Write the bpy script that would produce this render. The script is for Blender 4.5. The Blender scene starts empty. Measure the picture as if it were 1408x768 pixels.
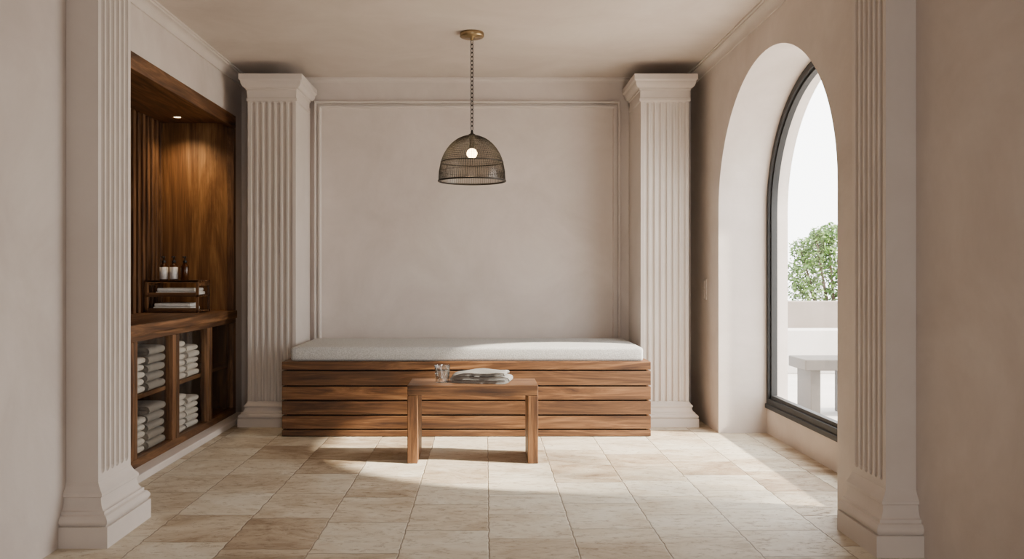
import bpy, math, random
from mathutils import Vector, Matrix
random.seed(7)
S=bpy.context.scene
COL=S.collection
# ---------------------------------------------------------------- helpers
def empty(name, loc):
    e=bpy.data.objects.new(name,None); e.location=loc; e.empty_display_size=0.1
    COL.objects.link(e); return e
def adopt(o,p):
    if p is not None:
        o.parent=p; o.matrix_parent_inverse=Matrix.Translation(-Vector(p.location))
def mesh(name,v,f,mat,parent=None,smooth=False,bevel=0,bseg=2,sub=0,autosm=False):
    m=bpy.data.meshes.new(name); m.from_pydata([tuple(a) for a in v],[],[tuple(a) for a in f]); m.validate(); m.update()
    o=bpy.data.objects.new(name,m); COL.objects.link(o)
    if mat: m.materials.append(mat)
    if smooth:
        for p in m.polygons: p.use_smooth=True
    if bevel:
        b=o.modifiers.new('b','BEVEL'); b.width=bevel; b.segments=bseg; b.limit_method='ANGLE'
        b.harden_normals=False
    if sub:
        s=o.modifiers.new('s','SUBSURF'); s.levels=sub; s.render_levels=sub
    adopt(o,parent)
    return o
def boxdata(x0,x1,y0,y1,z0,z1,skip=()):
    v=[(x0,y0,z0),(x1,y0,z0),(x1,y1,z0),(x0,y1,z0),(x0,y0,z1),(x1,y0,z1),(x1,y1,z1),(x0,y1,z1)]
    F={'-z':(0,3,2,1),'+z':(4,5,6,7),'-y':(0,1,5,4),'+x':(1,2,6,5),'+y':(2,3,7,6),'-x':(3,0,4,7)}
    return v,[F[k] for k in F if k not in skip]
def box(name,x0,x1,y0,y1,z0,z1,mat,parent=None,bevel=0,skip=(),bseg=2):
    v,f=boxdata(x0,x1,y0,y1,z0,z1,skip)
    return mesh(name,v,f,mat,parent,bevel=bevel,bseg=bseg)
def multi(name,boxes,mat,parent=None,bevel=0):
    V=[];F=[]
    for b in boxes:
        v,f=boxdata(*b); n=len(V); V+=v; F+=[tuple(i+n for i in q) for q in f]
    return mesh(name,V,F,mat,parent,bevel=bevel)
def lathe(name,prof,c,mat,parent=None,seg=32,smooth=True,closed=False):
    V=[];F=[]
    n=len(prof)
    for (r,z) in prof:
        for k in range(seg):
            a=2*math.pi*k/seg; V.append((c[0]+r*math.cos(a),c[1]+r*math.sin(a),c[2]+z))
    for i in range(n-1 if not closed else n):
        for k in range(seg):
            j=(i+1)%n
            F.append((i*seg+k,i*seg+(k+1)%seg,j*seg+(k+1)%seg,j*seg+k))
    return mesh(name,V,F,mat,parent,smooth=smooth)
def molded(name,x0,x1,y0,y1,prof,mat,parent=None,lim=(-9,9,9)):
    """rings of a rectangle grown by offset at each height, cut off where it meets a wall"""
    V=[];F=[]
    for (o,z) in prof:
        a,b,c,d=max(lim[0],x0-o),min(lim[1],x1+o),y0-o,min(lim[2],y1+o)
        V+=[(a,c,z),(b,c,z),(b,d,z),(a,d,z)]
    for i in range(len(prof)-1):
        for k in range(4):
            F.append((i*4+k,i*4+(k+1)%4,i*4+4+(k+1)%4,i*4+4+k))
    F.append((3,2,1,0)); n=len(prof)*4; F.append((n-4,n-3,n-2,n-1))
    return mesh(name,V,F,mat,parent)
def fluted(name,org,u,nrm,width,z0,z1,n,mat,parent,edge=0.02,gap=0.35,depth=0.8,m0=0.03,m1=0.03):
    """heightfield panel with n round-ended flutes. org = start corner xy, u = direction along width, nrm = outward"""
    pitch=(width-2*edge)/n; r=pitch*(1-gap)/2
    us=[0.0]
    for i in range(n):
        c=edge+pitch*(i+.5)
        for k in range(17):
            us.append(c-r*math.cos(math.pi*k/16))
    us.append(width)
    a=z0+m0; b=z1-m1
    vs=[z0,a]+[a+r*(1-math.cos(math.pi/2*k/7)) for k in range(1,8)]+[b-r*(1-math.sin(math.pi/2*k/7)) for k in range(0,8)]+[z1]
    vs=sorted(set(vs))
    V=[];F=[]
    for z in vs:
        for uu in us:
            d=0
            for i in range(n):
                c=edge+pitch*(i+.5)
                du=uu-c
                dz=0
                if z<a+r: dz=a+r-z
                if z>b-r: dz=z-(b-r)
                q=(du*du+dz*dz)/(r*r)
                if q<1: d=r*depth*math.sqrt(1-q)
            V.append((org[0]+u[0]*uu-nrm[0]*d, org[1]+u[1]*uu-nrm[1]*d, z))
    nu=len(us)
    for j in range(len(vs)-1):
        for i in range(nu-1):
            F.append((j*nu+i,j*nu+i+1,(j+1)*nu+i+1,(j+1)*nu+i))
    return mesh(name,V,F,mat,parent)
# ---------------------------------------------------------------- materials
def newmat(name):
    m=bpy.data.materials.new(name); m.use_nodes=True
    nt=m.node_tree; p=nt.nodes['Principled BSDF']; return m,nt,p
def N(nt,t,**kw):
    n=nt.nodes.new(t)
    for k,v in kw.items(): setattr(n,k,v)
    return n
def ramp(nt,cols):
    r=N(nt,'ShaderNodeValToRGB'); e=r.color_ramp.elements
    while len(e)<len(cols): e.new(0.5)
    for i,(p,c) in enumerate(cols):
        e[i].position=p; e[i].color=(*c,1)
    return r
def plaster(name,c1,c2,bump=0.16,rough=0.9):
    m,nt,p=newmat(name)
    tc=N(nt,'ShaderNodeTexCoord')
    n1=N(nt,'ShaderNodeTexNoise'); n1.inputs['Scale'].default_value=1.5; n1.inputs['Detail'].default_value=9; n1.inputs['Roughness'].default_value=.64; n1.inputs['Distortion'].default_value=.5
    nt.links.new(tc.outputs['Object'],n1.inputs['Vector'])
    r=ramp(nt,[(0.32,c1),(0.68,c2)])
    nt.links.new(n1.outputs['Fac'],r.inputs['Fac']); nt.links.new(r.outputs['Color'],p.inputs['Base Color'])
    n2=N(nt,'ShaderNodeTexNoise'); n2.inputs['Scale'].default_value=7; n2.inputs['Detail'].default_value=10; n2.inputs['Roughness'].default_value=.6
    nt.links.new(tc.outputs['Object'],n2.inputs['Vector'])
    b=N(nt,'ShaderNodeBump'); b.inputs['Strength'].default_value=bump; b.inputs['Distance'].default_value=.02
    nt.links.new(n2.outputs['Fac'],b.inputs['Height']); nt.links.new(b.outputs['Normal'],p.inputs['Normal'])
    p.inputs['Roughness'].default_value=rough
    return m
def wood(name,axis,dark,mid,light,rough=.5,scale=1.0):
    m,nt,p=newmat(name)
    tc=N(nt,'ShaderNodeTexCoord'); oi=N(nt,'ShaderNodeObjectInfo')
    mul=N(nt,'ShaderNodeMath',operation='MULTIPLY'); mul.inputs[1].default_value=23.7
    nt.links.new(oi.outputs['Random'],mul.inputs[0])
    add=N(nt,'ShaderNodeVectorMath',operation='ADD')
    nt.links.new(tc.outputs['Object'],add.inputs[0]); nt.links.new(mul.outputs[0],add.inputs[1])
    mp=N(nt,'ShaderNodeMapping')
    sc=[13*scale,13*scale,13*scale]; sc[axis]=1.1*scale
    mp.inputs['Scale'].default_value=sc
    nt.links.new(add.outputs[0],mp.inputs['Vector'])
    n1=N(nt,'ShaderNodeTexNoise'); n1.inputs['Scale'].default_value=1.0; n1.inputs['Detail'].default_value=7; n1.inputs['Distortion'].default_value=1.6; n1.inputs['Roughness'].default_value=.65
    nt.links.new(mp.outputs[0],n1.inputs['Vector'])
    r=ramp(nt,[(0.30,dark),(0.48,mid),(0.68,light)])
    nt.links.new(n1.outputs['Fac'],r.inputs['Fac'])
    mp2=N(nt,'ShaderNodeMapping'); sc2=[120,120,120]; sc2[axis]=4
    mp2.inputs['Scale'].default_value=sc2; nt.links.new(add.outputs[0],mp2.inputs['Vector'])
    n2=N(nt,'ShaderNodeTexNoise'); n2.inputs['Scale'].default_value=1; n2.inputs['Detail'].default_value=4
    nt.links.new(mp2.outputs[0],n2.inputs['Vector'])
    r2=ramp(nt,[(0.3,(.55,.53,.5)),(0.65,(1.1,1.08,1.05))]); nt.links.new(n2.outputs['Fac'],r2.inputs['Fac'])
    mx=N(nt,'ShaderNodeMix',data_type='RGBA',blend_type='MULTIPLY'); mx.inputs['Factor'].default_value=.8
    nt.links.new(r.outputs['Color'],mx.inputs[6]); nt.links.new(r2.outputs['Color'],mx.inputs[7])
    hv=N(nt,'ShaderNodeHueSaturation')
    mr=N(nt,'ShaderNodeMapRange'); mr.inputs['To Min'].default_value=.75; mr.inputs['To Max'].default_value=1.22
    nt.links.new(oi.outputs['Random'],mr.inputs['Value']); nt.links.new(mr.outputs[0],hv.inputs['Value'])
    nt.links.new(mx.outputs[2],hv.inputs['Color']); nt.links.new(hv.outputs['Color'],p.inputs['Base Color'])
    b=N(nt,'ShaderNodeBump'); b.inputs['Strength'].default_value=.2; b.inputs['Distance'].default_value=.003
    nt.links.new(n2.outputs['Fac'],b.inputs['Height']); nt.links.new(b.outputs['Normal'],p.inputs['Normal'])
    p.inputs['Roughness'].default_value=rough
    return m
def plain(name,c,rough=.5,metal=0,emit=None,es=0):
    m,nt,p=newmat(name)
    tc=N(nt,'ShaderNodeTexCoord'); n1=N(nt,'ShaderNodeTexNoise'); n1.inputs['Scale'].default_value=30
    nt.links.new(tc.outputs['Object'],n1.inputs['Vector'])
    r=ramp(nt,[(0.3,tuple(a*.9 for a in c)),(0.7,tuple(min(1,a*1.08) for a in c))])
    nt.links.new(n1.outputs['Fac'],r.inputs['Fac']); nt.links.new(r.outputs['Color'],p.inputs['Base Color'])
    p.inputs['Roughness'].default_value=rough; p.inputs['Metallic'].default_value=metal
    if emit: p.inputs['Emission Color'].default_value=(*emit,1); p.inputs['Emission Strength'].default_value=es
    return m
def fabric(name,c,scale=260,bump=.5,var=.72):
    m,nt,p=newmat(name)
    tc=N(nt,'ShaderNodeTexCoord'); n1=N(nt,'ShaderNodeTexNoise'); n1.inputs['Scale'].default_value=scale; n1.inputs['Detail'].default_value=3
    nt.links.new(tc.outputs['Object'],n1.inputs['Vector'])
    r=ramp(nt,[(0.35,tuple(a*var for a in c)),(0.65,tuple(min(1,a*1.12) for a in c))])
    nt.links.new(n1.outputs['Fac'],r.inputs['Fac']); nt.links.new(r.outputs['Color'],p.inputs['Base Color'])
    b=N(nt,'ShaderNodeBump'); b.inputs['Strength'].default_value=bump; b.inputs['Distance'].default_value=.004
    nt.links.new(n1.outputs['Fac'],b.inputs['Height']); nt.links.new(b.outputs['Normal'],p.inputs['Normal'])
    p.inputs['Roughness'].default_value=.95
    return m
def pane(name,tint,fac_lo,fac_hi,rough=.02):
    m,nt,p=newmat(name); nt.nodes.remove(p); out=nt.nodes['Material Output']
    t=N(nt,'ShaderNodeBsdfTransparent'); t.inputs['Color'].default_value=(*tint,1)
    g=N(nt,'ShaderNodeBsdfGlossy'); g.inputs['Roughness'].default_value=rough
    fr=N(nt,'ShaderNodeLayerWeight'); fr.inputs['Blend'].default_value=.25
    mr=N(nt,'ShaderNodeMapRange'); mr.inputs['To Min'].default_value=fac_lo; mr.inputs['To Max'].default_value=fac_hi
    nt.links.new(fr.outputs['Fresnel'],mr.inputs['Value'])
    mx=N(nt,'ShaderNodeMixShader'); nt.links.new(mr.outputs[0],mx.inputs[0]); nt.links.new(t.outputs[0],mx.inputs[1]); nt.links.new(g.outputs[0],mx.inputs[2])
    nt.links.new(mx.outputs[0],out.inputs['Surface']); return m

M_wall=plaster('limewash_plaster',(.56,.49,.445),(.68,.61,.562))
M_ceil=plaster('ceiling_plaster',(.55,.475,.42),(.65,.58,.52))
M_trim=plaster('trim_plaster',(.61,.545,.495),(.68,.615,.565),.05)
M_ext=plaster('exterior_render',(.42,.40,.375),(.50,.47,.445),.1)
M_par=plaster('parapet_render',(.20,.165,.14),(.25,.21,.185),.1)
D,MI,L=(.036,.013,.0045),(.125,.054,.019),(.29,.145,.062)
W_x=wood('walnut_x',0,D,MI,L); W_y=wood('walnut_y',1,D,MI,L); W_z=wood('walnut_z',2,D,MI,L)
W_pan=wood('walnut_panel',2,(.055,.021,.006),(.15,.067,.022),(.32,.165,.06),.45,.42)
M_dark=plain('shadow_gap_black',(.010,.007,.005),.8)
M_frame=plain('anthracite_metal',(.009,.0095,.011),.6,0)
M_bronze=plain('dark_bronze',(.018,.014,.010),.45,.4)
M_brass=plain('brass',(.36,.26,.14),.35,1)
M_towelw=fabric('towel_white',(.84,.82,.79)); M_towelg=fabric('towel_grey',(.38,.365,.35)); M_towelt=fabric('towel_lightgrey',(.22,.218,.21),320)
M_cush=fabric('cushion_fabric',(.54,.54,.53),150,.5,.74)
M_win=pane('window_glass',(.97,.98,.98),.02,.35); M_door=pane('cabinet_glass',(.93,.92,.90),.03,.22)
M_smoke=pane('smoked_glass',(.66,.63,.58),.03,.2,.2)
M_amber=plain('amber_bottle',(.07,.022,.006),.15); M_label=plain('bottle_label',(.8,.78,.75),.6); M_black=plain('pump_black',(.012,.012,.012),.35)
M_paper=plain('folded_linen',(.82,.80,.76),.9)
M_switch=plain('switch_plate',(.56,.50,.46),.5)
M_bulb=plain('bulb_glow',(1,.8,.5),.3,0,(1,.72,.38),30)
M_spot=plain('spot_glow',(1,.8,.5),.3,0,(1,.75,.45),12)
def floor_mat():
    m,nt,p=newmat('travertine_tiles'); W=.372
    tc=N(nt,'ShaderNodeTexCoord')
    nz=N(nt,'ShaderNodeTexNoise'); nz.inputs['Scale'].default_value=16; nz.inputs['Detail'].default_value=5
    nt.links.new(tc.outputs['Object'],nz.inputs['Vector'])
    sb=N(nt,'ShaderNodeVectorMath',operation='SUBTRACT'); sb.inputs[1].default_value=(.5,.5,.5); nt.links.new(nz.outputs['Color'],sb.inputs[0])
    scl=N(nt,'ShaderNodeVectorMath',operation='SCALE'); scl.inputs['Scale'].default_value=.020; nt.links.new(sb.outputs[0],scl.inputs[0])
    ad=N(nt,'ShaderNodeVectorMath',operation='ADD'); nt.links.new(tc.outputs['Object'],ad.inputs[0]); nt.links.new(scl.outputs[0],ad.inputs[1])
    mp=N(nt,'ShaderNodeMapping'); mp.inputs['Location'].default_value=(-.012/W,.03/W,0); mp.inputs['Scale'].default_value=(1/W,1/W,1)
    nt.links.new(ad.outputs[0],mp.inputs['Vector'])
    s0=N(nt,'ShaderNodeSeparateXYZ'); nt.links.new(mp.outputs[0],s0.inputs[0])
    fx=N(nt,'ShaderNodeMath',operation='FLOOR'); nt.links.new(s0.outputs[0],fx.inputs[0])
    wc=N(nt,'ShaderNodeTexWhiteNoise',noise_dimensions='1D'); nt.links.new(fx.outputs[0],wc.inputs['W'])
    # each column of slabs has its own slab length and starting joint
    ln=N(nt,'ShaderNodeMapRange'); ln.inputs['To Min'].default_value=.80; ln.inputs['To Max'].default_value=1.10; nt.links.new(wc.outputs['Value'],ln.inputs['Value'])
    my=N(nt,'ShaderNodeMath',operation='MULTIPLY'); nt.links.new(s0.outputs[1],my.inputs[0]); nt.links.new(ln.outputs[0],my.inputs[1])
    cc=N(nt,'ShaderNodeCombineXYZ'); nt.links.new(s0.outputs[0],cc.inputs[0]); nt.links.new(my.outputs[0],cc.inputs[1])
    fr=N(nt,'ShaderNodeVectorMath',operation='FRACTION'); nt.links.new(cc.outputs[0],fr.inputs[0])
    fl=N(nt,'ShaderNodeVectorMath',operation='FLOOR'); nt.links.new(cc.outputs[0],fl.inputs[0])
    sp=N(nt,'ShaderNodeSeparateXYZ'); nt.links.new(fr.outputs[0],sp.inputs[0])
    cb=fl
    def edge(o):
        a=N(nt,'ShaderNodeMath',operation='SUBTRACT'); a.inputs[1].default_value=.5; nt.links.new(o,a.inputs[0])
        b=N(nt,'ShaderNodeMath',operation='ABSOLUTE'); nt.links.new(a.outputs[0],b.inputs[0]); return b
    mxm=N(nt,'ShaderNodeMath',operation='MAXIMUM'); nt.links.new(edge(sp.outputs[0]).outputs[0],mxm.inputs[0]); nt.links.new(edge(sp.outputs[1]).outputs[0],mxm.inputs[1])
    gr=N(nt,'ShaderNodeMapRange'); gr.inputs['From Min'].default_value=.488; gr.inputs['From Max'].default_value=.497
    nt.links.new(mxm.outputs[0],gr.inputs['Value'])
    wn=N(nt,'ShaderNodeTexWhiteNoise',noise_dimensions='3D'); nt.links.new(cb.outputs[0],wn.inputs['Vector'])
    sc3=N(nt,'ShaderNodeVectorMath',operation='SCALE'); sc3.inputs['Scale'].default_value=9; nt.links.new(wn.outputs['Color'],sc3.inputs[0])
    ad3=N(nt,'ShaderNodeVectorMath',operation='ADD'); nt.links.new(tc.outputs['Object'],ad3.inputs[0]); nt.links.new(sc3.outputs[0],ad3.inputs[1])
    mp3=N(nt,'ShaderNodeMapping'); mp3.inputs['Scale'].default_value=(1.8,3.0,1); nt.links.new(ad3.outputs[0],mp3.inputs['Vector'])
    n3=N(nt,'ShaderNodeTexNoise'); n3.inputs['Scale'].default_value=1.4; n3.inputs['Detail'].default_value=11; n3.inputs['Roughness'].default_value=.70; n3.inputs['Distortion'].default_value=.8
    nt.links.new(mp3.outputs[0],n3.inputs['Vector'])
    mm=N(nt,'ShaderNodeMath',operation='MULTIPLY_ADD'); mm.inputs[1].default_value=.32; nt.links.new(wn.outputs['Value'],mm.inputs[0]); nt.links.new(n3.outputs['Fac'],mm.inputs[2])
    r=ramp(nt,[(0.42,(.30,.215,.135)),(0.55,(.45,.36,.25)),(0.68,(.59,.51,.385)),(.85,(.69,.635,.52))])
    nt.links.new(mm.outputs[0],r.inputs['Fac'])
    n4=N(nt,'ShaderNodeTexNoise'); n4.inputs['Scale'].default_value=26; n4.inputs['Detail'].default_value=8; n4.inputs['Roughness'].default_value=.8
    mp4=N(nt,'ShaderNodeMapping'); mp4.inputs['Scale'].default_value=(.7,1.3,1); nt.links.new(ad3.outputs[0],mp4.inputs['Vector']); nt.links.new(mp4.outputs[0],n4.inputs['Vector'])
    pr=ramp(nt,[(0.55,(1,1,1)),(0.66,(.58,.49,.39))]); nt.links.new(n4.outputs['Fac'],pr.inputs['Fac'])
    mx=N(nt,'ShaderNodeMix',data_type='RGBA',blend_type='MULTIPLY'); mx.inputs['Factor'].default_value=.9
    nt.links.new(r.outputs['Color'],mx.inputs[6]); nt.links.new(pr.outputs['Color'],mx.inputs[7])
    gf=N(nt,'ShaderNodeMath',operation='MULTIPLY'); gf.inputs[1].default_value=.6; nt.links.new(gr.outputs[0],gf.inputs[0])
    mg=N(nt,'ShaderNodeMix',data_type='RGBA'); nt.links.new(gf.outputs[0],mg.inputs['Factor']); nt.links.new(mx.outputs[2],mg.inputs[6]); mg.inputs[7].default_value=(.22,.17,.12,1)
    nt.links.new(mg.outputs[2],p.inputs['Base Color'])
    hh=N(nt,'ShaderNodeMath',operation='MULTIPLY'); hh.inputs[1].default_value=-1.5; nt.links.new(gr.outputs[0],hh.inputs[0])
    h2=N(nt,'ShaderNodeMath',operation='SUBTRACT'); nt.links.new(hh.outputs[0],h2.inputs[0])
    pm=N(nt,'ShaderNodeMapRange'); pm.inputs['From Min'].default_value=.54; pm.inputs['From Max'].default_value=.70; pm.inputs['To Max'].default_value=.9; nt.links.new(n4.outputs['Fac'],pm.inputs['Value']); nt.links.new(pm.outputs[0],h2.inputs[1])
    b=N(nt,'ShaderNodeBump'); b.inputs['Strength'].default_value=.6; b.inputs['Distance'].default_value=.006
    nt.links.new(h2.outputs[0],b.inputs['Height']); nt.links.new(b.outputs['Normal'],p.inputs['Normal'])
    p.inputs['Roughness'].default_value=.58
    return m
M_floor=floor_mat()
# ---------------------------------------------------------------- shell
CE=2.75; BW=7.15; LX=-2.0; RX=1.68; WX=2.03
box('floor',-2.75,2.18,-2.2,7.35,-.1,0,M_floor)
box('ceiling',-2.75,2.25,-2.2,7.35,CE,CE+.15,M_ceil)
box('wall_back',-2.75,2.25,BW,7.35,0,CE,M_wall)
multi('wall_left',[(-2.2,-1.79,-2.2,4.06,0,CE),(-2.75,LX,4.06,4.2,0,CE),(-2.75,LX,6.93,BW,0,CE),
   (-2.75,LX,4.2,6.93,2.4,CE),(-2.75,-2.60,4.2,6.93,0,2.4)],M_wall)
YC,A,Z0,B=5.235,1.065,1.59,.9
arch=[]
NA=48
for k in range(NA+1):
    a=math.pi*k/NA
    arch.append((YC-A*math.cos(a),Z0+B*math.sin(a)))
def right_wall():
    V=[];F=[]
    def q(*p):
        n=len(V); V.extend(p); F.append((n,n+1,n+2,n+3))
    X0,X1=RX,2.18
    for X in (X0,X1):
        q((X,3.93,0),(X,YC-A,0),(X,YC-A,CE),(X,3.93,CE))
        q((X,YC+A,0),(X,BW,0),(X,BW,CE),(X,YC+A,CE))
        for i in range(NA):
            q((X,arch[i][0],arch[i][1]),(X,arch[i+1][0],arch[i+1][1]),(X,arch[i+1][0],CE),(X,arch[i][0],CE))
    pts=[(YC-A,0)]+arch+[(YC+A,0)]
    for i in range(len(pts)-1):
        a,b=pts[i],pts[i+1]
        q((X0,a[0],a[1]),(X0,b[0],b[1]),(X1,b[0],b[1]),(X1,a[0],a[1]))
    v,f=boxdata(1.776,2.18,-2.2,3.93,0,CE); n=len(V); V.extend(v); F.extend([tuple(i+n for i in z) for z in f])
    v,f=boxdata(WX,2.18,YC-A,YC+A,0,.205); n=len(V); V.extend(v); F.extend([tuple(i+n for i in z) for z in f])
    o=mesh('wall_right',V,F,M_wall)
    import bmesh
    bm=bmesh.new(); bm.from_mesh(o.data); bmesh.ops.remove_doubles(bm,verts=bm.verts,dist=1e-5); bmesh.ops.recalc_face_normals(bm,faces=bm.faces); bm.to_mesh(o.data); bm.free()
right_wall()
multi('wall_rear',[(-2.2,.35,-2.2,-2.05,0,CE),(1.35,2.18,-2.2,-2.05,0,CE),(.35,1.35,-2.2,-2.05,2.15,CE)],M_wall)
def cornice(name,pts_fn,k=1.0):
    prof=[(0,-.085),(.012,-.085),(.012,-.07)]+[(.012+.04*(1-math.cos(t*math.pi/12)),-.07+.045*math.sin(t*math.pi/12)) for t in range(0,7)]+[(.062,-.025),(.062,-.012),(.075,-.012),(.075,0)]
    V=[];F=[]
    for e in (0,1):
        for (o,z) in prof: V.append(pts_fn(e,o*k,CE+z*k))
    n=len(prof)
    for i in range(n-1): F.append((i,i+1,n+i+1,n+i))
    mesh(name,V,F,M_trim)
cornice('trim_1',lambda e,o,z:(LX+o,4.06 if e==0 else BW-o,z),.9)
cornice('trim_2',lambda e,o,z:(RX-o,3.93 if e==0 else BW-o,z),.9)
cornice('trim_3',lambda e,o,z:((LX+o) if e==0 else (RX-o),BW-o,z),.45)
def frame_mould(name,x0,x1,z0,z1):
    prof=[(0,0),(0,.022),(.007,.040),(.018,.040),(.022,.006),(.038,.006),(.042,.032),(.053,.032),(.061,0)]
    V=[];F=[]
    for (o,h) in prof: V+=[(x0+o,BW-h,z0+o),(x1-o,BW-h,z0+o),(x1-o,BW-h,z1-o),(x0+o,BW-h,z1-o)]
    for i in range(len(prof)-1):
        for k in range(4): F.append((i*4+k,i*4+(k+1)%4,i*4+4+(k+1)%4,i*4+4+k))
    mesh(name,V,F,M_trim)
frame_mould('trim_4',-1.405,1.10,.45,2.56)
# ---------------------------------------------------------------- pilasters
def base_prof(h,o):
    p=[(o,0),(o,h*.34)]
    p+=[(o-o*.02-o*.16*(1-math.sin(t*math.pi/8)),h*(.34+.16*t/8)) for t in range(0,9)]
    p+=[(o*.66,h*.52),(o*.66,h*.57)]
    p+=[(o*(.64-.34*math.sin(t*math.pi/16)),h*(.57+.2*(1-math.cos(t*math.pi/16)))) for t in range(0,9)]
    p+=[(o*.40,h*.79),(o*.40,h*.84),(o*.22,h*.90),(o*.12,h*.94),(0.001,h)]
    return p
def cap_prof(z0,z1,o):
    h=z1-z0
    p=[(0.001,z0),(o*.18,z0+h*.03),(o*.18,z0+h*.12),(o*.08,z0+h*.14),(o*.08,z0+h*.42),(o*.22,z0+h*.44),(o*.22,z0+h*.50)]
    p+=[(o*(.25+.55*math.sin(t*math.pi/16)),z0+h*(.50+.24*(1-math.cos(t*math.pi/16)))) for t in range(0,9)]
    p+=[(o*.86,z0+h*.76),(o,z0+h*.80),(o,z0+h*1.0)]
    return p
def back_pilaster(x0,x1):
    y0=6.60
    e=empty('fluted_pilaster',((x0+x1)/2,y0+.25,0))
    box('shaft',x0,x1,y0,BW-.001,.15,2.5,M_trim,e,skip=('-y',))
    fluted('flutes',(x0,y0),(1,0),(0,-1),x1-x0,.15,2.5,7,M_trim,e,edge=.018,gap=.3,depth=1.0,m0=.02,m1=.05)
    molded('base',x0,x1,y0,BW-.07,base_prof(.185,.062),M_trim,e,(-1.99,1.675,BW-.001))
    molded('capital',x0,x1,y0,BW-.07,cap_prof(2.45,2.65,.056),M_trim,e,(-1.99,1.675,BW-.001))
back_pilaster(-1.80,-1.437)
back_pilaster(1.172,1.535)
def front_pier(side):
    if side<0: x0,x1=-1.789,-1.652
    else: x0,x1=1.650,1.775
    y0,y1=3.72,4.059
    if side>0: y0,y1=3.60,3.929
    e=empty('fluted_pier',((x0+x1)/2,(y0+y1)/2,0))
    if side<0:
        box('shaft',x0,x1,y0,y1,.24,CE-.001,M_trim,e,skip=('+x',))
        fluted('flutes',(x1,y0),(0,1),(1,0),y1-y0,.24,CE-.001,6,M_trim,e,edge=.02,gap=.3,depth=1.0,m0=.05,m1=.1)
    else:
        box('shaft',x0,x1,y0,y1,.24,CE-.001,M_trim,e,skip=('-x',))
        fluted('flutes',(x0,y0),(0,1),(-1,0),y1-y0,.24,CE-.001,6,M_trim,e,edge=.02,gap=.3,depth=1.0,m0=.05,m1=.1)
    molded('base',x0,x1,y0,y1,base_prof(.26,.068),M_trim,e,(-1.789,1.775,9 if side<0 else 3.929))
front_pier(-1); front_pier(1)
# ---------------------------------------------------------------- alcove + cabinet
FX=-1.985
e=empty('wooden_wall_niche',(-2.3,5.56,0.86))
box('niche_ceiling',-2.599,-2.0,4.201,6.929,2.34,2.399,W_y,e)
box('niche_head',-2.03,FX,4.201,6.929,2.30,2.399,W_y,e,bevel=.003)
box('niche_end_panel',-2.599,-2.02,6.90,6.929,.86,2.34,W_pan,e)
box('niche_jamb',-2.04,FX,6.875,6.929,.86,2.30,W_z,e,bevel=.003)
box('niche_near_panel',-2.599,FX,4.201,4.23,.86,2.34,W_z,e)
box('niche_back',-2.599,-2.592,4.23,6.90,.86,2.34,M_dark,e)
multi('niche_slats',[(-2.591,-2.548,6.845-i*.088,6.845-i*.088+.045,.86,2.34) for i in range(30)],W_z,e,bevel=.004)
lathe('downlight_ring',[(.028,0),(.04,0),(.04,-.006),(.028,-.006)],(-2.34,6.62,2.34),M_brass,e,closed=True)
lathe('downlight_lens',[(.001,0),(.028,0)],(-2.34,6.62,2.337),M_spot,e)
c=empty('glazed_towel_cabinet',(-2.3,5.56,0))
box('countertop',-2.59,FX+.012,4.201,6.929,.80,.86,W_y,c,bevel=.004)
box('plinth_curb',-2.05,-1.90,4.08,6.99,0,.045,M_trim,c,bevel=.006)
box('carcass_back',-2.599,-2.58,4.201,6.929,.045,.80,W_y,c)
box('bottom_shelf',-2.58,-2.03,4.201,6.929,.045,.085,W_y,c)
box('middle_shelf',-2.58,-2.035,4.201,6.929,.415,.44,W_y,c)
box('end_side',-2.58,-2.03,6.905,6.929,.085,.80,W_z,c)
box('near_side',-2.58,-2.03,4.201,4.225,.085,.80,W_z,c)
box('bottom_rail',-2.03,FX,4.201,6.929,.045,.095,W_y,c,bevel=.003)
box('top_rail',-2.03,FX,4.201,6.929,.762,.80,W_y,c,bevel=.003)
st=[(4.201,4.25),(4.87,4.975),(5.535,5.655),(6.225,6.335),(6.86,6.929)]
for i,(a,b) in enumerate(st):
    if i in (1,2,3):
        m_=(a+b)/2
        box('stile',-2.03,FX,a,m_-.002,.095,.762,W_z,c,bevel=.003); box('stile',-2.03,FX,m_+.002,b,.095,.762,W_z,c,bevel=.003)
        if i==2: box('partition',-2.58,-2.03,m_-.01,m_+.01,.085,.80,W_z,c)
    else: box('stile',-2.03,FX,a,b,.095,.762,W_z,c,bevel=.003)
for i in range(4):
    box('door_glass',-2.012,-2.008,st[i][1],st[i+1][0],.095,.762,M_door,c)
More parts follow.
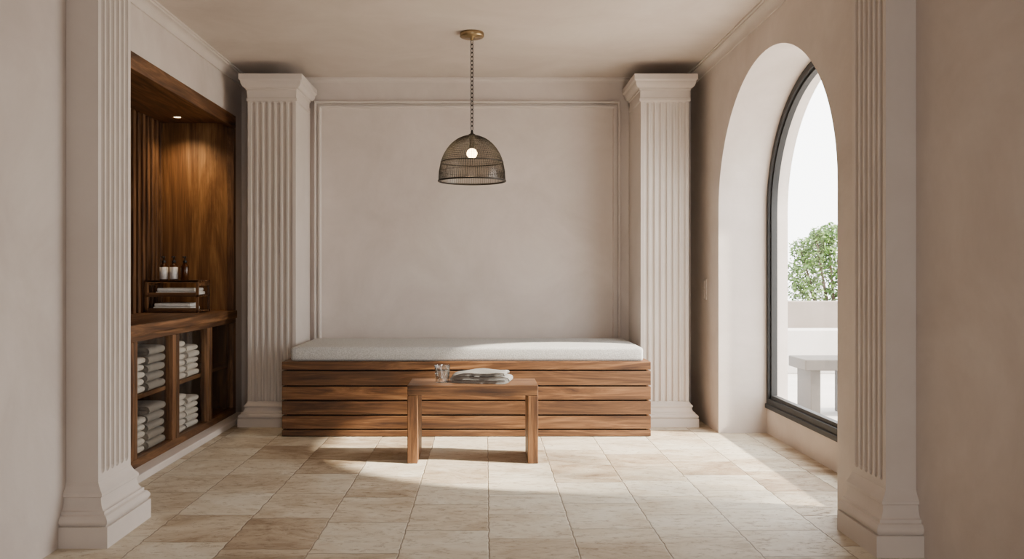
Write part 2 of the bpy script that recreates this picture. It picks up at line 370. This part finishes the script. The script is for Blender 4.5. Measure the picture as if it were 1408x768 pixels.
# towels ------------------------------------------------------------
def towel_mesh(Ln,Wd,t,layers,seed=0,nw=5,n=7,k_th=.47):
    rnd=random.Random(seed)
    pts=[]
    for i in range(layers):
        z=t/2+i*t
        xs=[Ln*k/n for k in range(n+1)]
        if i%2: xs=xs[::-1]
        pts+= [(x,z) for x in xs]
        if i<layers-1:
            s=1 if i%2==0 else -1; xe=xs[-1]
            for k in (1,2,3):
                a=-math.pi/2+math.pi*k/4
                pts.append((xe+s*math.cos(a)*t/2*1.1, z+t/2+math.sin(a)*t/2))
    th=t*k_th
    Lf=[];Rt=[]
    for k,p in enumerate(pts):
        a=pts[max(0,k-1)]; b=pts[min(len(pts)-1,k+1)]
        dx,dz=b[0]-a[0],b[1]-a[1]; l=math.hypot(dx,dz) or 1
        nx,nz=-dz/l,dx/l
        Lf.append((p[0]+nx*th,p[1]+nz*th)); Rt.append((p[0]-nx*th,p[1]-nz*th))
    ring=Lf+Rt[::-1]; nr=len(ring)
    V=[];F=[]
    for j in range(nw+1):
        w=Wd*j/nw
        sh=rnd.uniform(-.003,.003)
        for (x,z) in ring:
            V.append((x+sh, w+rnd.uniform(-.0015,.0015), max(0.0005,z+rnd.uniform(-.001,.001))))
    for j in range(nw):
        for i in range(nr):
            F.append((j*nr+i,j*nr+(i+1)%nr,(j+1)*nr+(i+1)%nr,(j+1)*nr+i))
    m=len(pts)
    for j in (0,nw):
        for i in range(m-1):
            F.append((j*nr+i,j*nr+i+1,j*nr+nr-2-i,j*nr+nr-1-i))
    return V,F
def stack(name,x_front,y0,z0,n,mat,depth=.30,width=.24,t=.0185,seed=1):
    V=[];F=[]; z=z0
    rnd=random.Random(seed)
    for k in range(n):
        v,f=towel_mesh(depth,width,t,2,seed*31+k)
        dx=rnd.uniform(-.008,.004); dy=rnd.uniform(-.006,.006); b=len(V)
        V+=[(x_front-depth+a[0]+dx,y0+a[1]+dy,z+a[2]) for a in v]; F+=[tuple(i+b for i in q) for q in f]
        z+=2*t
    return mesh(name,V,F,mat,None,smooth=True,sub=1)
for z0 in (.085,.44):
    for (ya,w,mat,n,xf,t_) in [(4.30,.26,M_towelw,5,-2.07,.0215),(4.60,.26,M_towelg,6,-2.07,.0215),(4.97,.26,M_towelw,5,-2.055,.0215),(5.25,.295,M_towelg,5,-2.052,.0265),(5.675,.26,M_towelw,6,-2.055,.0215),(5.95,.25,M_towelw,5,-2.055,.0215)]:
        stack('towel_stack',xf,ya,z0,n,mat,.30,w,t_,int(ya*100+z0*100))
# rack with bottles --------------------------------------------------
r=empty('wooden_tiered_rack',(-2.33,6.62,.86))
rx0,rx1,ry0,ry1=-2.53,-2.135,6.48,6.76
multi('posts',[(a,a+.02,b,b+.02,.86,1.10) for a in (rx0,rx1-.02) for b in (ry0,ry1-.02)],W_z,r,.002)
for z in (.872,.985,1.095):
    multi('tier',[(rx0,rx1,ry0+.0+i*.052,ry0+i*.052+.042 if i<5 else ry1,z-.006,z+.006) for i in range(6)],W_x,r)
multi('rails',[(rx0+.02,rx1-.02,ry0,ry0+.015,z,z+.02) for z in (1.08,.99,.875)]+[(rx1-.015,rx1,ry0+.02,ry1-.02,1.06,1.085),(rx0,rx0+.015,ry0+.02,ry1-.02,1.06,1.085)],W_x,r,.002)
for (z,x0,x1,n) in ((.8785,-2.48,-2.20,2),(.9915,-2.46,-2.16,2)):
    l=empty('folded_linen_stack',((x0+x1)/2,6.6,z))
    for k in range(n):
        box('linen',x0+.01*k,x1-.012*k,6.497,6.72,z+k*.026+.0005,z+k*.026+.025,M_paper,l,bevel=.008,bseg=4)
def bottle(x,y,z,body,label):
    e=empty('soap_pump_bottle',(x,y,z))
    R=.030
    lathe('body',[(.001,0),(R-.004,0),(R,.004),(R,.098),(R-.003,.108),(R-.012,.118),(.012,.123),(.012,.132),(.001,.132)],(x,y,z),body,e,24)
    if label: lathe('label',[(R,.008),(R+.0008,.008),(R+.0008,.098),(R,.098)],(x,y,z),M_label,e,24)
    lathe('collar',[(.001,.130),(.015,.130),(.015,.146),(.012,.148),(.001,.148)],(x,y,z),M_black,e,20)
    lathe('pump_stem',[(.005,.148),(.005,.168),(.011,.168),(.011,.178),(.001,.180)],(x,y,z),M_black,e,16)
    box('nozzle',x-.006,x+.006,y-.042,y+.004,z+.169,z+.178,M_black,e,bevel=.002)
bottle(-2.42,6.56,1.1012,M_amber,True); bottle(-2.345,6.56,1.1012,M_amber,True); bottle(-2.262,6.56,1.1012,M_amber,False)
# ---------------------------------------------------------------- bench
b=empty('slatted_wooden_bench',(-.13,6.6,0))
bx0,bx1,by0=-1.440,1.166,6.16
box('core_front',bx0+.03,bx1-.03,by0+.03,6.50,.0,.50,M_dark,b)
box('core_rear',-1.34,1.075,6.50,7.10,.0,.44,W_x,b)
zz=[(.004,.046),(.056,.146),(.157,.250),(.261,.352),(.363,.462)]
for (a,c_) in zz:
    box('front_plank',bx0,bx1,by0,by0+.028,a,c_,W_x,b,bevel=.003)
    box('side_plank',bx0,bx0+.028,by0+.029,6.50,a,c_,W_y,b,bevel=.003)
    box('side_plank',bx1-.028,bx1,by0+.029,6.50,a,c_,W_y,b,bevel=.003)
box('seat_frame',bx0,bx1,by0,7.10,.473,.529,W_x,b,bevel=.004)
def cushion(name,x0,x1,y0,y1,z0,z1,mat):
    nx,ny=40,12
    V=[];F=[]
    def P(u,v,top):
        X=x0+(x1-x0)*u; Y=y0+(y1-y0)*v
        eu=min(u,1-u)*(x1-x0); ev=min(v,1-v)*(y1-y0)
        d=min(eu,ev)
        crown=.010*min(1,d/.2)
        return (X,Y,(z1+crown+random.uniform(-.0008,.0008)) if top else z0)
    for j in range(ny+1):
        for i in range(nx+1): V.append(P(i/nx,j/ny,True))
    n=len(V)
    for j in range(ny+1):
        for i in range(nx+1): V.append(P(i/nx,j/ny,False))
    w=nx+1
    for j in range(ny):
        for i in range(nx):
            a=j*w+i; F.append((a,a+1,a+w+1,a+w)); F.append((n+a,n+a+w,n+a+w+1,n+a+1))
    for i in range(nx):
        F.append((i,n+i,n+i+1,i+1)); a=ny*w+i; F.append((a,a+1,n+a+1,n+a))
    for j in range(ny):
        a=j*w; F.append((a,a+w,n+a+w,n+a)); a=j*w+nx; F.append((a,n+a,n+a+w,a+w))
    o=mesh(name,V,F,mat,None,smooth=True)
    bv=o.modifiers.new('b','BEVEL'); bv.width=.022; bv.segments=5; bv.limit_method='ANGLE'; bv.angle_limit=math.radians(50)
    return o
cushion('bench_cushion',-1.385,1.118,6.185,7.08,.529,.628,M_cush)
# ---------------------------------------------------------------- table
t=empty('wooden_side_table',(-.08,5.46,0))
tx0,tx1,ty0,ty1=-.476,.317,5.287,5.64
box('top',tx0,tx1,ty0,ty1,.412,.474,W_x,t,bevel=.004)
box('leg_slab_1',tx0,tx0+.062,ty0,ty1,0,.411,W_z,t,bevel=.004)
box('leg_slab_2',tx1-.062,tx1,ty0,ty1,0,.411,W_z,t,bevel=.004)
M_cry=pane('crystal',(.93,.94,.94),.10,.75,.03)
g=empty('glass_tumbler',(-.27,5.42,.474))
prof=[(.001,.0),(.036,.0),(.041,.006),(.043,.03),(.046,.06),(.049,.107),(.0465,.108),(.043,.06),(.038,.022),(.001,.018)]
V=[];F=[];seg=28
for i,(rr,z) in enumerate(prof):
    for k in range(seg):
        a=2*math.pi*(k+(.5 if i%2 else 0))/seg; q=rr*(1.0 if (i>3 or k%2 or i==0) else .90)
        V.append((-.27+q*math.cos(a),5.42+q*math.sin(a),.4745+z))
for i in range(len(prof)-1):
    for k in range(seg): F.append((i*seg+k,i*seg+(k+1)%seg,(i+1)*seg+(k+1)%seg,(i+1)*seg+k))
mesh('cup',V,F,M_cry,g)
# folded towel
v,f=towel_mesh(.33,.19,.031,3,5,nw=14,n=14,k_th=.43)
vv=[]
for (x,w,z) in v:
    u=x/.33; q=w/.19
    edge=1-.16*abs(2*q-1)**4.0
    lend=1-.30*max(0,(.40-u)/.40)**1.8
    zn=z*.86*edge*lend*(1+.05*math.sin(9*u+4*q))
    yy=.095+(w-.095)*(1-.14*max(0,(.2-u)/.2)**2-.10*max(0,(u-.85)/.15)**2)
    xx=-.195+x+.010*math.sin(q*7)*(z/.07)+.010*(z/.07)*(1-u)
    ang=math.radians(-12)
    X=xx+.03; Y=yy-.10
    vv.append((X*math.cos(ang)-Y*math.sin(ang)-.03, 5.45+X*math.sin(ang)+Y*math.cos(ang), .4745+max(0,zn)))
mesh('folded_towel',vv,f,M_towelt,None,smooth=True,sub=2)
# ---------------------------------------------------------------- pendant
px,py=-.092,5.8
P=empty('pendant_lamp',(px,py,CE))
lathe('canopy',[(.001,0),(.078,0),(.080,-.006),(.080,-.026),(.074,-.032),(.014,-.034),(.010,-.05),(.001,-.05)],(px,py,CE-.0005),M_brass,P,40)
def chain():
    V=[];F=[]; z=CE-.048; k=0; zb=2.085; Lk=.034; step=.027
    while z-Lk>zb-.01:
        R,rr,hl=.0090,.0028,Lk/2-.0090
        c=z-Lk/2; n0=len(V); ns=20
        for i in range(ns):
            a=2*math.pi*i/ns; cx=R*math.cos(a); cz=R*math.sin(a)+(hl if math.sin(a)>=0 else -hl)
            ox,oz=math.cos(a),math.sin(a)
            for j in range(6):
                bb=2*math.pi*j/6
                hx=cx+ox*rr*math.cos(bb); hz=cz+oz*rr*math.cos(bb); hy=rr*math.sin(bb)
                if k%2: V.append((px+hx*.7-hy*.7,py+hx*.7+hy*.7,c+hz))
                else: V.append((px+hx*.7+hy*.7,py-hx*.7+hy*.7,c+hz))
        for i in range(ns):
            for j in range(6):
                F.append((n0+i*6+j,n0+i*6+(j+1)%6,n0+((i+1)%ns)*6+(j+1)%6,n0+((i+1)%ns)*6+j))
        z-=step;k+=1
    mesh('chain',V,F,M_bronze,P,smooth=True)
chain()
Rd,H,zb=.222,.305,1.765
def rad(h): return Rd*math.pow(max(0,1-(h/H)**2.25),1/2.0)
def lattice(name,hs,seg,thick):
    V=[];F=[]
    for h in hs:
        rr=max(rad(h),.012)
        for k in range(seg):
            a=2*math.pi*k/seg; V.append((px+rr*math.cos(a),py+rr*math.sin(a),zb+h))
    for i in range(len(hs)-1):
        for k in range(seg): F.append((i*seg+k,i*seg+(k+1)%seg,(i+1)*seg+(k+1)%seg,(i+1)*seg+k))
    o=mesh(name,V,F,M_bronze,P)
    w=o.modifiers.new('w','WIREFRAME'); w.thickness=thick; w.use_even_offset=False
    return o
lattice('shade_mesh_upper',[.125+ (H-.125)*math.sin(k/20*math.pi/2) for k in range(21)],76,.0026)
lattice('shade_ribs_lower',[.004,.0645,.125],90,.0030)
lathe('shade_shell',[(max(.012,rad(H*math.sin(k/24*math.pi/2)))-.003,H*math.sin(k/24*math.pi/2)) for k in range(25)],(px,py,zb),M_smoke,P,64)
def ring(name,R,z,rr,mat):
    V=[];F=[];ns=64
    for i in range(ns):
        a=2*math.pi*i/ns
        for j in range(8):
            q=2*math.pi*j/8; V.append((px+(R+rr*math.cos(q))*math.cos(a),py+(R+rr*math.cos(q))*math.sin(a),z+rr*math.sin(q)))
    for i in range(ns):
        for j in range(8): F.append((i*8+j,i*8+(j+1)%8,((i+1)%ns)*8+(j+1)%8,((i+1)%ns)*8+j))
    mesh(name,V,F,mat,P,smooth=True)
ring('rim_ring',rad(0),zb,.006,M_bronze); ring('waist_ring',rad(.125),zb+.125,.0035,M_bronze)
lathe('shade_cap',[(.001,.03),(.008,.03),(.010,.012),(.024,.004),(.024,-.006),(.001,-.006)],(px,py,zb+H),M_bronze,P,24)
lathe('socket',[(.001,0),(.018,0),(.018,-.075),(.014,-.085),(.001,-.085)],(px,py,zb+H-.006),M_bronze,P,24)
lathe('bulb',[(.001,0)]+[(.034*math.sin(math.pi*k/12)+.0005,-.034+.034*math.cos(math.pi*k/12)) for k in range(1,12)]+[(.001,-.068)],(px,py,zb+H-.088),M_bulb,P,24)
# ---------------------------------------------------------------- window
w=empty('window_1',(WX+.03,YC,.21))
def arch_ring(off,z_b):
    pts=[(YC-A+off,z_b)]
    for k in range(NA+1):
        a=math.pi*k/NA; pts.append((YC-(A-off)*math.cos(a),Z0+(B-off)*math.sin(a)))
    pts.append((YC+A-off,z_b)); return pts
zs=.205
def framebar(name,x0,x1,o0,o1,zb0,zb1):
    a=arch_ring(o0,zb0); c_=arch_ring(o1,zb1); n=len(a); V=[];F=[]
    for x in (x0,x1):
        V+=[(x,p[0],p[1]) for p in a]+[(x,p[0],p[1]) for p in c_]
    for i in range(n):
        j=(i+1)%n
        F.append((i,j,n+j,n+i)); F.append((2*n+i,3*n+i,3*n+j,2*n+j))
        F.append((n+i,n+j,3*n+j,3*n+i)); F.append((i,2*n+i,2*n+j,j))
    mesh(name,V,F,M_frame,w)
framebar('outer_frame',WX-.005,WX+.06,.001,.045,zs,zs+.05)
framebar('inner_frame',WX+.012,WX+.05,.044,.062,zs+.049,zs+.075)
g_=arch_ring(.058,zs+.07)
mesh('glass_pane',[(WX+.032,p[0],p[1]) for p in g_],[tuple(range(len(g_)))],M_win,w)
box('sill_board',WX-.02,WX+.06,YC-A+.01,YC+A-.01,zs-.02,zs+.012,M_frame,w,bevel=.003)
sw=empty('light_switch',(RX,6.68,1.03))
box('plate',RX-.010,RX-.0005,6.62,6.74,.95,1.11,M_switch,sw,bevel=.003)
box('rocker',RX-.016,RX-.010,6.65,6.71,1.035,1.095,M_switch,sw,bevel=.002)
box('rocker_lower',RX-.016,RX-.010,6.65,6.71,.965,1.025,M_switch,sw,bevel=.002)
# ---------------------------------------------------------------- exterior
box('terrace_floor',2.18,14,-2,16,-.12,-.02,M_ext)
box('terrace_parapet',4.15,10,12.0,12.3,-.02,.77,M_par,bevel=.01)
box('terrace_low_wall',3.5,7,10.2,10.6,-.02,.49,M_ext,bevel=.01)
ob=empty('outdoor_bench',(3.1,7.35,-.02))
M_conc=plain('stone_bench',(.075,.068,.062),.8)
box('seat',2.60,3.9,7.1,7.5,.36,.45,M_conc,ob,bevel=.008)
for i,xx in enumerate((2.66,2.98,3.7)):
    box('leg_%d'%(i+1),xx,xx+.08,7.14,7.46,-.02,.36,M_conc,ob,bevel=.005)
def leafmat(name,c0,c1,c2):
    m,nt,p=newmat(name)
    gi=N(nt,'ShaderNodeNewGeometry'); rr_=ramp(nt,[(0,c0),(.5,c1),(1,c2)]); nt.links.new(gi.outputs['Random Per Island'],rr_.inputs['Fac']); nt.links.new(rr_.outputs['Color'],p.inputs['Base Color'])
    p.inputs['Roughness'].default_value=.6; return m
M_leaf=leafmat('leaf_green',(.018,.055,.004),(.055,.13,.014),(.13,.23,.04))
M_bark=plain('bark',(.10,.07,.05),.9)
def tube(p0,p1,r0,r1,V,F,ns=7):
    a=Vector(p0);b_=Vector(p1); d=(b_-a).normalized(); u=d.orthogonal().normalized(); w_=d.cross(u); n=len(V)
    for (c0,r_) in ((a,r0),(b_,r1)):
        for k in range(ns):
            q=2*math.pi*k/ns; V.append(tuple(c0+u*r_*math.cos(q)+w_*r_*math.sin(q)))
    for k in range(ns): F.append((n+k,n+(k+1)%ns,n+ns+(k+1)%ns,n+ns+k))
def plant(name,origin,blobs,dens,smin,smax):
    E=empty(name,origin); V=[];F=[]
    for (bx,by,bz,br) in blobs:
        for k in range(int(dens*br*br)):
            d=Vector((random.gauss(0,1),random.gauss(0,1)*.7,random.gauss(0,1))).normalized()*br*(random.random()**.35)*random.uniform(.85,1.15)
            c0=Vector((bx,by,bz))+d
            u=Vector((random.uniform(-1,1),random.uniform(-1,1),random.uniform(-1,1))).normalized(); v2=u.orthogonal().normalized()
            s=random.uniform(smin,smax); n=len(V)
            V+=[c0-u*s,c0+v2*s*.45,c0+u*s,c0-v2*s*.45]; F.append((n,n+1,n+2,n+3))
    mesh('leaves',V,F,M_leaf,E)
    V=[];F=[]; o=Vector(origin)
    for (bx,by,bz,br) in blobs: tube(o+Vector(((bx-o.x)*.25,0,0)),(bx,by,bz),.03,.012,V,F)
    mesh('stems',V,F,M_bark,E)
plant('terrace_shrub',(5.2,12.75,-.02),[(4.66,12.75,1.15,.27),(4.60,12.75,1.50,.17),(4.86,12.75,1.48,.26),(5.2,12.8,1.45,.42),(5.7,12.8,1.4,.42),(4.68,12.7,.85,.27),(6.2,12.8,1.3,.42),(5.3,12.72,.92,.36),(5.8,12.75,.9,.35),(6.6,12.8,1.2,.4),(4.98,12.7,1.72,.16),(5.3,12.7,1.84,.16),(4.8,12.7,1.72,.10)],8500,.025,.05)
T=empty('unseen_shade_tree',(5.6,3.0,-.02)); V=[];F=[]  # out-of-view tree added so its leaves break up the floor sun patch
tube((5.6,3.0,-.02),(5.5,3.3,1.8),.09,.07,V,F,10)
cl=[(5.2,4.0,3.35,.35),(5.3,4.45,3.75,.24),(5.5,3.4,3.5,.5),(5.9,3.1,3.9,.6),(5.6,2.8,3.2,.55)]
for q in cl: tube((5.5,3.3,1.8),q[:3],.045,.012,V,F,7)
mesh('trunk',V,F,M_bark,T)
V=[];F=[]
for (bx,by,bz,br) in cl:
    for k in range(int(1500*br*br)):
        d=Vector((random.gauss(0,1),random.gauss(0,1),random.gauss(0,1))).normalized()*br*(random.random()**.4)
        c0=Vector((bx,by,bz))+d
        u=Vector((random.uniform(-1,1),random.uniform(-1,1),random.uniform(-1,1))).normalized(); v2=u.orthogonal().normalized(); s=random.uniform(.04,.07); n=len(V)
        V+=[c0-u*s,c0+v2*s*.4,c0+u*s,c0-v2*s*.4]; F.append((n,n+1,n+2,n+3))
mesh('foliage',V,F,M_leaf,T)
# ---------------------------------------------------------------- lights
W=bpy.data.worlds.new('world'); S.world=W; W.use_nodes=True
bg=W.node_tree.nodes['Background']; bg.inputs['Color'].default_value=(1,.985,.965,1); bg.inputs['Strength'].default_value=9
def light(name,typ,loc,direction,energy,color,**kw):
    l=bpy.data.lights.new(name,typ); l.energy=energy; l.color=color
    for k,v in kw.items(): setattr(l,k,v)
    o=bpy.data.objects.new(name,l); o.location=loc
    if direction is not None: o.rotation_euler=Vector(direction).to_track_quat('-Z','Y').to_euler()
    COL.objects.link(o); return o
el=math.radians(37.5)
light('sun','SUN',(8,3,7),(-math.cos(el),.17,-math.sin(el)),21,(1,.88,.72),angle=math.radians(2.2))
pt=light('window_portal','AREA',(2.25,YC,1.35),(-1,0,0),1,(1,1,1),shape='RECTANGLE',size=2.2,size_y=2.5)
pt.data.cycles.is_portal=True
pt=light('rear_portal','AREA',(0.85,-2.1,1.08),(0,1,0),1,(1,1,1),shape='RECTANGLE',size=1.0,size_y=2.15)
pt.data.cycles.is_portal=True
light('bulb_light','POINT',(px,py,zb+.16),None,5,(1,.74,.45),shadow_soft_size=.03)
light('niche_spot','SPOT',(-2.34,6.62,2.325),(0,.22,-1),27,(1,.74,.45),spot_size=math.radians(115),spot_blend=1.0,shadow_soft_size=.03)
# ---------------------------------------------------------------- camera
cam=bpy.data.cameras.new('camera'); co=bpy.data.objects.new('camera',cam); COL.objects.link(co)
co.location=(0,0,1.15); co.rotation_euler=(math.pi/2,0,0)
cam.sensor_width=36; cam.lens=36*1200/1408; cam.shift_x=36/1408; cam.shift_y=-8/1408; cam.clip_start=.05
S.camera=co
